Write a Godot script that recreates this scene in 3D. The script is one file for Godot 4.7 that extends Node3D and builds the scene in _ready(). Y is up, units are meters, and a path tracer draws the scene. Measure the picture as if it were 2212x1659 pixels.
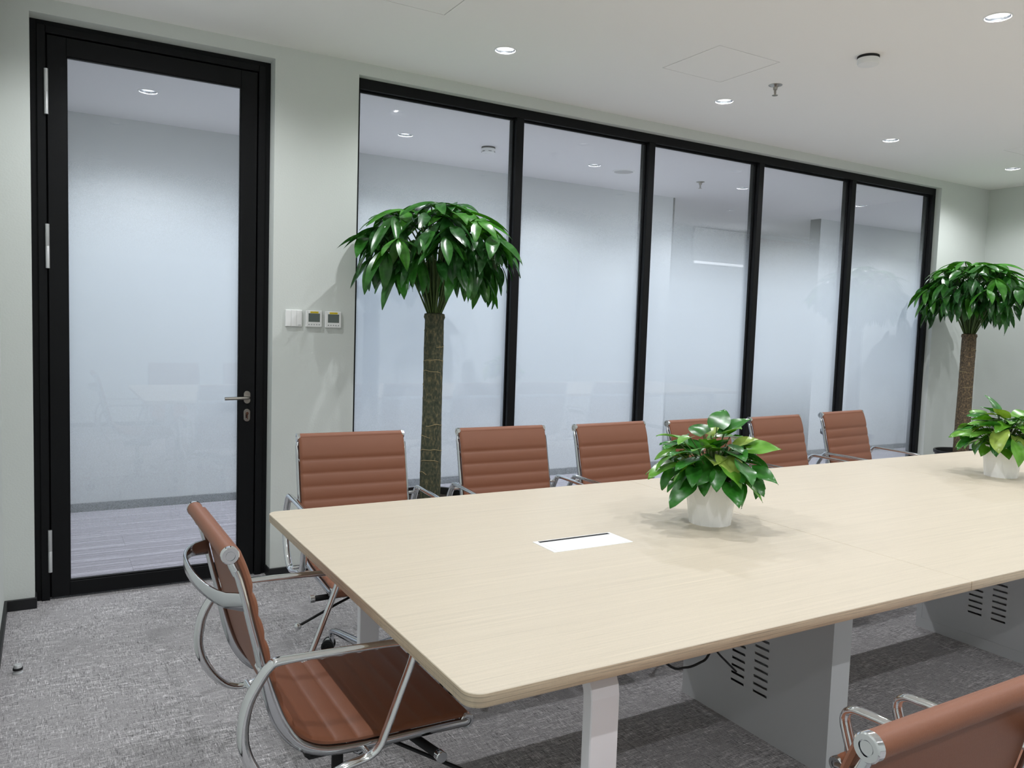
extends Node3D

# ---------------------------------------------------------------- mesh collector
class MB:
	var v := PackedVector3Array()
	var uv := PackedVector2Array()
	var g := PackedInt32Array()
	var group := 0

	func tri(a: Vector3, b: Vector3, c: Vector3, s := 0, ua := Vector2.ZERO, ub := Vector2.ZERO, uc := Vector2.ZERO) -> void:
		v.append(a); v.append(b); v.append(c)
		uv.append(ua); uv.append(ub); uv.append(uc)
		g.append(s)

	func quad(a: Vector3, b: Vector3, c: Vector3, d: Vector3, s := 0) -> void:
		tri(a, b, c, s)
		tri(a, c, d, s)

	# outward faces run clockwise: turn the piece added since «from» if its volume has the other sign
	func fix(from: int) -> void:
		var mid := Vector3.ZERO
		for i in range(from, v.size()):
			mid += v[i]
		mid /= maxf(1.0, float(v.size() - from))
		var vol := 0.0
		for i in range(from, v.size(), 3):
			vol += (v[i] - mid).dot((v[i + 1] - mid).cross(v[i + 2] - mid))
		if vol > 0.0:
			for i in range(from, v.size(), 3):
				var t := v[i + 1]; v[i + 1] = v[i + 2]; v[i + 2] = t
				var w := uv[i + 1]; uv[i + 1] = uv[i + 2]; uv[i + 2] = w

	func box(c: Vector3, size: Vector3, bevel := 0.0, basis := Basis.IDENTITY) -> MB:
		var from := v.size()
		var h := size * 0.5
		var b := minf(bevel, minf(h.x, minf(h.y, h.z)) * 0.49)
		if b <= 0.0:
			for ax in 3:
				for sg in [-1.0, 1.0]:
					var q: Array[Vector3] = []
					for k in [[-1, -1], [1, -1], [1, 1], [-1, 1]]:
						var p := Vector3.ZERO
						p[ax] = h[ax] * sg
						p[(ax + 1) % 3] = h[(ax + 1) % 3] * k[0] * sg
						p[(ax + 2) % 3] = h[(ax + 2) % 3] * k[1]
						q.append(c + basis * p)
					quad(q[0], q[1], q[2], q[3], -1)
			fix(from)
			return self
		for ax in 3:
			for sg in [-1.0, 1.0]:
				var q: Array[Vector3] = []
				for k in [[-1, -1], [1, -1], [1, 1], [-1, 1]]:
					var p := Vector3.ZERO
					p[ax] = h[ax] * sg
					p[(ax + 1) % 3] = (h[(ax + 1) % 3] - b) * k[0] * sg
					p[(ax + 2) % 3] = (h[(ax + 2) % 3] - b) * k[1]
					q.append(c + basis * p)
				quad(q[0], q[1], q[2], q[3], -1)
		for ax in 3:
			var a1 := (ax + 1) % 3
			var a2 := (ax + 2) % 3
			for s1 in [-1.0, 1.0]:
				for s2 in [-1.0, 1.0]:
					var q: Array[Vector3] = []
					for k in [[0, -1.0], [0, 1.0], [1, 1.0], [1, -1.0]]:
						var p := Vector3.ZERO
						p[ax] = (h[ax] - b) * k[1] * s1 * s2
						p[a1] = (h[a1] if k[0] == 0 else h[a1] - b) * s1
						p[a2] = (h[a2] - b if k[0] == 0 else h[a2]) * s2
						q.append(c + basis * p)
					quad(q[0], q[1], q[2], q[3], -1)
		for sx in [-1.0, 1.0]:
			for sy in [-1.0, 1.0]:
				for sz in [-1.0, 1.0]:
					var p1 := c + basis * Vector3(h.x * sx, (h.y - b) * sy, (h.z - b) * sz)
					var p2 := c + basis * Vector3((h.x - b) * sx, h.y * sy, (h.z - b) * sz)
					var p3 := c + basis * Vector3((h.x - b) * sx, (h.y - b) * sy, h.z * sz)
					if sx * sy * sz > 0:
						tri(p1, p2, p3, -1)
					else:
						tri(p1, p3, p2, -1)
		fix(from)
		return self

	# profile of (radius, height) points turned round the y axis of «basis»
	func lathe(prof: Array, c := Vector3.ZERO, basis := Basis.IDENTITY, n := 24, turn := TAU, flip := false) -> MB:
		var from := v.size()
		group += 1
		for i in prof.size() - 1:
			if i > 0:
				var d1: Vector2 = (prof[i] - prof[i - 1]).normalized()
				var d2: Vector2 = (prof[i + 1] - prof[i]).normalized()
				if d1.dot(d2) < 0.8:
					group += 1
			for k in n:
				var a := turn * k / n
				var b := turn * (k + 1) / n
				var p: Vector2 = prof[i]
				var q: Vector2 = prof[i + 1]
				var p1 := c + basis * Vector3(cos(a) * p.x, p.y, sin(a) * p.x)
				var p2 := c + basis * Vector3(cos(b) * p.x, p.y, sin(b) * p.x)
				var p3 := c + basis * Vector3(cos(b) * q.x, q.y, sin(b) * q.x)
				var p4 := c + basis * Vector3(cos(a) * q.x, q.y, sin(a) * q.x)
				if p.x > 1e-6:
					tri(p1, p2, p3, group)
				if q.x > 1e-6:
					tri(p1, p3, p4, group)
		fix(from)
		if flip:
			for i in range(from, v.size(), 3):
				var t := v[i + 1]; v[i + 1] = v[i + 2]; v[i + 2] = t
		group += 1
		return self

	# a closed section (points in side/up) carried along a path; side is square to the path's plane
	func sweep(path: Array, section: Array, side: Vector3, closed := false, scales := [], smooth := true) -> MB:
		var from := v.size()
		group += 1
		var gr := group if smooth else -1
		var rings := []
		var n := path.size()
		for i in n:
			var before: Vector3 = path[(i - 1 + n) % n] if closed or i > 0 else path[i]
			var after: Vector3 = path[(i + 1) % n] if closed or i < n - 1 else path[i]
			var t := (after - before).normalized()
			var u := side.cross(t).normalized()
			var s := t.cross(u).normalized()
			var k: Vector2 = scales[i] if scales.size() > i else Vector2.ONE
			var ring := PackedVector3Array()
			for q in section:
				ring.append(path[i] + s * q.x * k.x + u * q.y * k.y)
			rings.append(ring)
		var m := section.size()
		for i in (n if closed else n - 1):
			var r1: PackedVector3Array = rings[i]
			var r2: PackedVector3Array = rings[(i + 1) % n]
			for k in m:
				quad(r1[k], r1[(k + 1) % m], r2[(k + 1) % m], r2[k], gr)
		if not closed:
			for e in 2:
				var r: PackedVector3Array = rings[0] if e == 0 else rings[n - 1]
				for k in range(1, m - 1):
					if e == 0:
						tri(r[0], r[k + 1], r[k], -1)
					else:
						tri(r[0], r[k], r[k + 1], -1)
		fix(from)
		group += 1
		return self

	func tube(path: Array, r: float, side := Vector3.UP, n := 8, closed := false) -> MB:
		var sec := []
		for k in n:
			sec.append(Vector2(cos(TAU * k / n), sin(TAU * k / n)) * r)
		return sweep(path, sec, side, closed)

	# rings with the same number of points joined one after another, ends filled by triangulating the ring in the plane (a, b)
	func loft(rings: Array, ca := 0, cb := 1, groups := []) -> MB:
		var from := v.size()
		group += 1
		var m: int = rings[0].size()
		for i in rings.size() - 1:
			for k in m:
				quad(rings[i][k], rings[i][(k + 1) % m], rings[i + 1][(k + 1) % m], rings[i + 1][k], groups[k] if groups else group)
		for e in [0, rings.size() - 1]:
			var flat := PackedVector2Array()
			for p in rings[e]:
				flat.append(Vector2(p[ca], p[cb]))
			var t := Geometry2D.triangulate_polygon(flat)
			var mid := Vector3.ZERO
			for i in range(0, t.size(), 3):
				var a: Vector3 = rings[e][t[i]]
				var b: Vector3 = rings[e][t[i + 1]]
				var c: Vector3 = rings[e][t[i + 2]]
				if e == 0:
					tri(a, c, b, -1)
				else:
					tri(a, b, c, -1)
		fix(from)
		group += 1
		return self

	func mesh() -> ArrayMesh:
		var st := SurfaceTool.new()
		st.begin(Mesh.PRIMITIVE_TRIANGLES)
		for i in g.size():
			st.set_smooth_group(g[i] if g[i] >= 0 else 0xFFFFFFFF)
			for k in 3:
				st.set_uv(uv[i * 3 + k])
				st.add_vertex(v[i * 3 + k])
		st.generate_normals()
		st.index()
		return st.commit()

# ---------------------------------------------------------------- scene helpers
var M := {}
var taken := {}
var rng := RandomNumberGenerator.new()

func numbered(called: String) -> String:
	if not taken.has(called):
		taken[called] = 0
		return called
	taken[called] += 1
	return "%s_%03d" % [called, taken[called]]

func tag(o: Node, label: String, category: String, group := "") -> Node:
	o.set_meta("label", label)
	o.set_meta("category", category)
	if group:
		o.set_meta("group", group)
	return o

func thing(called: String, label: String, category: String, at := Vector3.ZERO, turn := 0.0, group := "") -> Node3D:
	var o := Node3D.new()
	o.name = numbered(called)
	add_child(o)
	o.position = at
	o.rotation.y = turn
	tag(o, label, category, group)
	return o

func obj(called: String, m: Variant, mat: Material, parent: Node = null, label := "") -> MeshInstance3D:
	var o := MeshInstance3D.new()
	o.mesh = m.mesh() if m is MB else m
	o.material_override = null
	for i in o.mesh.get_surface_count():
		o.set_surface_override_material(i, mat)
	o.cast_shadow = GeometryInstance3D.SHADOW_CASTING_SETTING_ON
	if label:
		o.set_meta("label", label)
	if parent == null:
		o.name = numbered(called)
		add_child(o)
	else:
		o.name = called
		parent.add_child(o, true)
	return o

func struct(called: String, m: Variant, mat: Material, label: String, category: String) -> MeshInstance3D:
	var o := obj(called, m, mat)
	o.set_meta("kind", "structure")
	tag(o, label, category)
	return o

func struct_node(called: String, label: String, category: String) -> Node3D:
	var o := thing(called, label, category)
	o.set_meta("kind", "structure")
	return o

func mat(c: Color, rough := 0.6, metal := 0.0) -> StandardMaterial3D:
	var m := StandardMaterial3D.new()
	m.albedo_color = c
	m.roughness = rough
	m.metallic = metal
	return m

func rgb(r: int, g: int, b: int) -> Color:
	return Color8(r, g, b)

func noise_tex(freq: float, seed_: int, ramp: Array, size := 512, normal := false, octaves := 4, bump := 4.0) -> NoiseTexture2D:
	var n := FastNoiseLite.new()
	n.seed = seed_
	n.frequency = freq
	n.fractal_octaves = octaves
	var t := NoiseTexture2D.new()
	t.width = size
	t.height = size
	t.seamless = true
	t.noise = n
	if normal:
		t.as_normal_map = true
		t.bump_strength = bump
	if ramp:
		var gr := Gradient.new()
		var off := PackedFloat32Array()
		var col := PackedColorArray()
		for e in ramp:
			off.append(e[0]); col.append(e[1])
		gr.offsets = off
		gr.colors = col
		t.color_ramp = gr
	return t

func catmull(p: Array, per := 6, closed := false) -> Array:
	var out := []
	var n := p.size()
	for i in (n if closed else n - 1):
		var p0 = p[(i - 1 + n) % n] if closed or i > 0 else p[i]
		var p1 = p[i]
		var p2 = p[(i + 1) % n]
		var p3 = p[(i + 2) % n] if closed or i < n - 2 else p[(i + 1) % n]
		for k in per:
			var t := float(k) / per
			out.append(p1 * 1.0 + ((p2 - p0) * t + (p0 * 2.0 - p1 * 5.0 + p2 * 4.0 - p3) * t * t + (p1 * 3.0 - p0 - p2 * 3.0 + p3) * t * t * t) * 0.5)
	if not closed:
		out.append(p[n - 1])
	return out

func streak_image(w: int, h: int, base: Color, spread: float, runs: Array, blotch: float, seed_: int) -> ImageTexture:
	# runs: [count, least length, most length, thickness, along x?, lightest change, darkest change]
	var r := RandomNumberGenerator.new()
	r.seed = seed_
	var f := PackedFloat32Array()
	f.resize(w * h)
	var n := FastNoiseLite.new()
	n.seed = seed_
	n.frequency = 4.0 / w
	for y in h:
		for x in w:
			f[y * w + x] = r.randf_range(-spread, spread)
	for run in runs:
		for i in run[0]:
			var x0 := r.randi() % w
			var y0 := r.randi() % h
			var ln := r.randi_range(run[1], run[2])
			var d := r.randf_range(run[5], run[6])
			if blotch > 0.0 and r.randf() > 0.5 + blotch * n.get_noise_2d(x0, y0) * 2.0:
				continue
			for k in ln:
				var e := d * minf(1.0, 6.0 * minf(k + 1, ln - k) / ln)
				for t in run[3]:
					var x: int = (x0 + (k if run[4] else t)) % w
					var y: int = (y0 + (t if run[4] else k)) % h
					f[y * w + x] += e
	var bytes := PackedByteArray()
	bytes.resize(w * h * 3)
	for i in w * h:
		var k := 1.0 + clampf(f[i], -0.8, 1.2)
		bytes[i * 3] = int(clampf(base.r * k, 0, 1) * 255)
		bytes[i * 3 + 1] = int(clampf(base.g * k, 0, 1) * 255)
		bytes[i * 3 + 2] = int(clampf(base.b * k, 0, 1) * 255)
	return ImageTexture.create_from_image(Image.create_from_data(w, h, false, Image.FORMAT_RGB8, bytes))

# ---------------------------------------------------------------- measures of the room (metres)
const H := 2.703            # ceiling
const HC := 2.65            # corridor ceiling
const XL := -0.17           # inner face of the wall at the door's side
const XR := 7.30            # inner face of the far end wall
const ZB := 6.20            # inner face of the wall behind the viewer
const ZC := -1.925          # far wall of the corridor
const WT := 0.15            # thickness of the glazed wall
const ZD := -0.08           # front of the door frame
const ZW := -0.05           # front of the window frame
const TY := 0.75            # table top

const ROOM_LAMP := 1.08
const CORRIDOR_LAMP := 2.5

func _ready() -> void:
	rng.seed = 7
	setup_view()
	setup_materials()
	build_room()
	build_corridor()
	build_door()
	build_window()
	build_lamps()
	build_ceiling_items()
	build_table()
	build_chairs()
	build_trees()
	build_pothos()
	build_wall_items()
	build_small()

func setup_view() -> void:
	var cam := Camera3D.new()
	cam.name = "camera"
	add_child(cam)
	cam.position = Vector3(0, 1.353, 4.1407)
	cam.rotation = Vector3(-0.0729, -0.5294, 0.0334)
	cam.fov = rad_to_deg(2.0 * atan(1659.0 / 2.0 / 1725.62))
	cam.near = 0.05
	cam.far = 60.0
	cam.current = true
	var env := Environment.new()
	env.background_mode = Environment.BG_COLOR
	env.background_color = Color(0.05, 0.05, 0.06)
	env.tonemap_mode = Environment.TONE_MAPPER_LINEAR
	env.tonemap_exposure = 1.0
	env.sdfgi_enabled = true
	env.ssao_enabled = true
	env.ssil_enabled = true
	var we := WorldEnvironment.new()
	we.name = "world_environment"
	we.environment = env
	add_child(we)

func setup_materials() -> void:
	M.wall = mat(rgb(214, 219, 215), 0.85)
	M.wall.normal_enabled = true
	M.wall.normal_texture = noise_tex(0.08, 3, [], 512, true, 3, 2.0)
	M.wall.normal_scale = 0.15
	M.wall.uv1_triplanar = true
	M.wall.uv1_world_triplanar = true
	M.wall.uv1_scale = Vector3.ONE * 2.0
	M.ceiling = mat(rgb(249, 248, 246), 0.9)
	M.corridor_wall = mat(rgb(205, 209, 210), 0.85)
	M.corridor_ceiling = mat(rgb(238, 238, 240), 0.9)
	M.black_metal = mat(rgb(15, 16, 18), 0.48)
	M.black_metal.metallic_specular = 0.32
	M.black_rubber = mat(rgb(18, 18, 20), 0.7)
	M.base = mat(rgb(20, 21, 23), 0.5)
	M.groove = mat(rgb(12, 12, 13), 0.8)
	M.chrome = mat(rgb(226, 228, 230), 0.07, 1.0)
	M.polished = mat(rgb(205, 208, 212), 0.16, 1.0)
	M.steel = mat(rgb(176, 172, 165), 0.32, 1.0)
	M.hinge = mat(rgb(205, 207, 208), 0.4, 0.5)
	M.white_plastic = mat(rgb(238, 239, 238), 0.35)
	M.white_paint = mat(rgb(242, 243, 247), 0.4)
	M.grey_paint = mat(rgb(206, 208, 210), 0.45)
	M.screen = mat(rgb(92, 102, 98), 0.2)
	M.icon = mat(rgb(150, 152, 154), 0.5)
	# clear glass and the white film with a printed dot pattern stuck on it
	M.glass = mat(Color(0.93, 0.97, 0.97, 0.04), 0.01)
	M.glass.transparency = BaseMaterial3D.TRANSPARENCY_ALPHA
	M.film = film_material()
	# carpets
	M.carpet = mat(Color.WHITE, 0.95)
	M.carpet.albedo_texture = streak_image(1024, 1024, Color(0.61, 0.60, 0.605), 0.20, [
		[15000, 8, 36, 1, true, 0.06, 0.34], [15000, 8, 22, 1, false, 0.06, 0.34], [4000, 10, 40, 2, true, 0.05, 0.30], [15000, 8, 30, 1, true, -0.34, -0.06], [15000, 8, 22, 1, false, -0.34, -0.06], [4000, 8, 26, 2, false, -0.28, 0.24]], 0.45, 11)
	M.carpet.uv1_triplanar = true
	M.carpet.uv1_world_triplanar = true
	M.carpet.uv1_scale = Vector3.ONE / 1.25
	M.carpet.rim_enabled = true
	M.carpet.rim = 0.2
	for k in 4:
		var c := mat(Color.WHITE, 0.95)
		c.albedo_texture = streak_image(512, 128, Color(0.60, 0.585, 0.62), 0.12, [
			[26, 512, 512, 1, true, 0.05, 0.4], [26, 512, 512, 1, true, -0.3, -0.05], [7, 512, 512, 3, true, 0.1, 0.3], [700, 6, 30, 1, true, -0.2, 0.25]], 0.0, 31 + k)
		M["plank%d" % k] = c
	# wood
	M.wood = mat(rgb(255, 255, 255), 0.42)
	M.wood.albedo_texture = streak_image(1024, 512, Color(0.787, 0.743, 0.668), 0.012, [
		[2600, 30, 200, 1, true, -0.036, 0.024], [700, 60, 300, 2, true, -0.016, 0.016], [200, 120, 400, 6, true, -0.01, 0.01]], 0.0, 5)
	M.wood.uv1_triplanar = true
	M.wood.uv1_scale = Vector3(0.55, 1.3, 1.3)
	M.wood_edge = mat(rgb(255, 255, 255), 0.5)
	M.wood_edge.albedo_texture = streak_image(512, 256, Color(0.84, 0.77, 0.665), 0.02, [
		[1600, 20, 160, 1, true, -0.12, 0.06], [300, 60, 300, 2, true, -0.06, 0.05]], 0.0, 6)
	M.wood_edge.uv1_triplanar = true
	M.wood_edge.uv1_scale = Vector3(1.5, 4.0, 1.5)
	M.wood_panel = mat(rgb(120, 92, 72), 0.5)
	# leather
	M.leather = mat(rgb(130, 81, 57), 0.5)
	M.leather.normal_enabled = true
	M.leather.normal_texture = noise_tex(0.11, 9, [], 512, true, 3, 3.0)
	M.leather.normal_scale = 0.25
	M.leather.uv1_triplanar = true
	M.leather.uv1_scale = Vector3.ONE * 7.0
	M.lining = mat(rgb(130, 104, 84), 0.6)
	M.thread = mat(rgb(214, 158, 112), 0.7)
	# plants
	M.leaf_a = leaf_mat(rgb(46, 108, 34), 41)
	M.leaf_b = leaf_mat(rgb(66, 134, 40), 42)
	M.leaf_c = leaf_mat(rgb(36, 88, 34), 43)
	M.pothos_a = leaf_mat(rgb(48, 118, 38), 44)
	M.pothos_b = leaf_mat(rgb(96, 158, 44), 45)
	M.pothos_c = leaf_mat(rgb(158, 184, 84), 46)
	M.stem = mat(rgb(74, 98, 44), 0.6)
	M.stem_dark = mat(rgb(58, 66, 40), 0.7)
	M.bark_a = mat(Color.WHITE, 0.85)
	M.bark_a.albedo_texture = noise_tex(0.035, 21, [[0.0, Color8(38, 42, 32)], [0.45, Color8(66, 72, 56)], [0.62, Color8(84, 84, 64)], [0.78, Color8(116, 106, 76)], [1.0, Color8(150, 136, 100)]], 512, false, 5)
	M.bark_a.uv1_triplanar = true
	M.bark_a.uv1_scale = Vector3(3.2, 1.6, 3.2)
	M.bark_b = mat(Color.WHITE, 0.85)
	M.bark_b.albedo_texture = noise_tex(0.04, 23, [[0.0, Color8(52, 42, 32)], [0.45, Color8(88, 76, 60)], [0.62, Color8(104, 90, 70)], [0.78, Color8(138, 114, 80)], [1.0, Color8(168, 146, 112)]], 512, false, 5)
	M.bark_b.uv1_triplanar = true
	M.bark_b.uv1_scale = Vector3(3.2, 2.2, 3.2)
	M.scar = mat(rgb(158, 142, 104), 0.9)
	M.soil = mat(rgb(46, 36, 28), 1.0)
	M.pot_black = mat(rgb(22, 22, 24), 0.35)
	M.pot_white = mat(rgb(250, 250, 249), 0.22)
	M.lamp = mat(rgb(255, 255, 255), 0.5)
	M.lamp.emission_enabled = true
	M.lamp.emission = rgb(255, 252, 246)
	M.lamp.emission_energy_multiplier = 2.2
	M.lamp_cool = mat(rgb(255, 255, 255), 0.5)
	M.lamp_cool.emission_enabled = true
	M.lamp_cool.emission = rgb(236, 244, 255)
	M.lamp_cool.emission_energy_multiplier = 1.8
	M.lamp_strip = mat(rgb(255, 255, 255), 0.5)
	M.lamp_strip.emission_enabled = true
	M.lamp_strip.emission = rgb(243, 248, 255)
	M.lamp_strip.emission_energy_multiplier = 1.2
	M.reflector = mat(rgb(214, 218, 224), 0.16, 1.0)

func leaf_mat(c: Color, s: int) -> StandardMaterial3D:
	var m := mat(Color.WHITE, 0.27)
	m.albedo_texture = noise_tex(0.02, s, [[0.25, c.darkened(0.18)], [0.5, c], [0.8, c.lightened(0.10)]], 128, false, 3)
	m.uv1_triplanar = true
	m.uv1_scale = Vector3.ONE * 5.0
	m.backlight_enabled = true
	m.backlight = Color(0.55, 0.6, 0.25)
	return m

func film_material() -> StandardMaterial3D:
	# white stipple printed on clear film: the share of the pane that the grains cover at each height (0 = bottom, 1 = top of the pane)
	var w := 256
	var h := 2048
	var r := RandomNumberGenerator.new()
	r.seed = 19
	var bytes := PackedByteArray()
	bytes.resize(w * h * 4)
	var keys := [[0.0, 0.10], [0.1, 0.26], [0.2, 0.42], [0.32, 0.78], [0.40, 0.95], [0.46, 0.97], [0.58, 0.97], [0.64, 0.92], [0.70, 0.74], [0.78, 0.34], [0.84, 0.10], [0.88, 0.02], [0.90, 0.0], [1.0, 0.0]]
	for y in h:
		var t := 1.0 - (y + 0.5) / h
		var cover := 0.0
		for k in keys.size() - 1:
			if t >= keys[k][0] and t <= keys[k + 1][0]:
				cover = lerpf(keys[k][1], keys[k + 1][1], (t - keys[k][0]) / (keys[k + 1][0] - keys[k][0]))
		for x in w:
			var i := (y * w + x) * 4
			bytes[i] = 234; bytes[i + 1] = 241; bytes[i + 2] = 246
			bytes[i + 3] = int(clampf(cover + r.randf_range(-0.6, 0.6) * cover * (1.0 - cover), 0, 1) * 255)
	var m := mat(Color.WHITE, 0.9)
	m.albedo_texture = ImageTexture.create_from_image(Image.create_from_data(w, h, false, Image.FORMAT_RGBA8, bytes))
	m.transparency = BaseMaterial3D.TRANSPARENCY_ALPHA
	m.cull_mode = BaseMaterial3D.CULL_DISABLED
	m.backlight_enabled = true
	m.backlight = Color(0.85, 0.88, 0.92)
	return m

# ---------------------------------------------------------------- the setting
func span(m: MB, x0: float, x1: float, y0: float, y1: float, z0: float, z1: float, bevel := 0.0) -> MB:
	return m.box(Vector3(x0 + x1, y0 + y1, z0 + z1) * 0.5, Vector3(absf(x1 - x0), absf(y1 - y0), absf(z1 - z0)), bevel)

const DOOR_X0 := -0.052
const DOOR_X1 := 0.998
const DOOR_TOP := 2.638
const WIN_X0 := 1.432
const WIN_X1 := 6.590
const WIN_TOP := 2.640

func build_room() -> void:
	struct("floor", span(MB.new(), XL - 0.15, XR + 0.15, -0.1, 0, -0.15, ZB + 0.15), M.carpet, "grey flecked woven carpet covering the meeting room floor", "floor")
	# glazed wall: plastered piers and the strip above the door and the window
	var w := MB.new()
	span(w, XL - 0.15, DOOR_X0, 0, H + 0.1, -WT, 0)
	span(w, DOOR_X1, WIN_X0, 0, H + 0.1, -WT, 0)
	span(w, WIN_X1, XR + 0.15, 0, H + 0.1, -WT, 0)
	span(w, DOOR_X0, DOOR_X1, DOOR_TOP, H + 0.1, -WT, 0)
	span(w, WIN_X0, WIN_X1, WIN_TOP, H + 0.1, -WT, 0)
	struct("wall_front", w, M.wall, "pale grey painted wall around the glass door and the glazed screen", "wall")
	struct("wall_left", span(MB.new(), XL - 0.15, XL, 0, H + 0.1, 0, ZB + 0.15), M.wall, "pale painted side wall at the hinge side of the door", "wall")
	struct("wall_right", span(MB.new(), XR, XR + 0.15, 0, H + 0.1, 0, ZB + 0.15), M.wall, "pale painted end wall behind the farther potted tree", "wall")
	struct("wall_rear", span(MB.new(), XL, XR, 0, H + 0.1, ZB, ZB + 0.15), M.wall, "pale painted wall at the back of the meeting room", "wall")
	# baseboards
	var b := MB.new()
	span(b, XL, DOOR_X0 + 0.008, 0, 0.05, 0, 0.012, 0.002)
	span(b, DOOR_X0, DOOR_X0 + 0.008, 0, 0.05, ZD, 0, 0.002)
	span(b, DOOR_X1 - 0.008, WIN_X0 + 0.008, 0, 0.05, 0, 0.012, 0.002)
	span(b, DOOR_X1 - 0.008, DOOR_X1, 0, 0.05, ZD, 0, 0.002)
	span(b, WIN_X1 - 0.008, XR, 0, 0.05, 0, 0.012, 0.002)
	struct("baseboard_front", b, M.base, "black baseboard along the wall beside the glass door", "baseboard")
	struct("baseboard_left", span(MB.new(), XL, XL + 0.012, 0, 0.05, 0.012, ZB, 0.002), M.base, "black baseboard along the side wall by the door hinges", "baseboard")
	struct("baseboard_right", span(MB.new(), XR - 0.012, XR, 0, 0.05, 0.012, ZB, 0.002), M.base, "black baseboard along the end wall", "baseboard")
	struct("baseboard_rear", span(MB.new(), XL + 0.012, XR - 0.012, 0, 0.05, ZB - 0.012, ZB, 0.002), M.base, "black baseboard along the rear wall", "baseboard")

var lamp_spots := [0.45, 1.965, 3.44, 5.0, 6.52]
var lamp_rows := [0.61, 2.17, 3.73, 5.29]
var hatches := [Rect2(2.755, 0.855, 0.41, 0.41), Rect2(1.115, 0.84, 0.41, 0.41), Rect2(5.845, 0.90, 0.41, 0.41)]

func build_ceiling(called: String, x0: float, x1: float, z0: float, z1: float, y: float, holes: Array, cuts: Array, m: Material, label: String) -> void:
	# a slab with the lamp holes and hatch openings really cut out of it
	var root := CSGCombiner3D.new()
	root.name = numbered(called)
	add_child(root)
	var slab := CSGBox3D.new()
	slab.name = "slab"
	slab.size = Vector3(x1 - x0, 0.12, z1 - z0)
	slab.position = Vector3((x0 + x1) / 2, y + 0.06, (z0 + z1) / 2)
	slab.material = m
	root.add_child(slab)
	for h in holes:
		var c := CSGCylinder3D.new()
		c.name = "hole"
		c.radius = 0.049
		c.height = 0.16
		c.sides = 32
		c.position = Vector3(h.x, y + 0.06, h.y)
		c.operation = CSGShape3D.OPERATION_SUBTRACTION
		c.material = m
		root.add_child(c, true)
	for r in cuts:
		var c := CSGBox3D.new()
		c.name = "hatch_opening"
		c.size = Vector3(r.size.x, 0.06, r.size.y)
		c.position = Vector3(r.get_center().x, y, r.get_center().y)
		c.operation = CSGShape3D.OPERATION_SUBTRACTION
		c.material = m
		root.add_child(c, true)
	root.set_meta("kind", "structure")
	tag(root, label, "ceiling")

var corridor_lamps := [Vector2(0.53, -1.10), Vector2(2.17, -1.15), Vector2(3.79, -1.15), Vector2(5.40, -1.12), Vector2(6.97, -1.06), Vector2(8.6, -1.1)]

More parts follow.
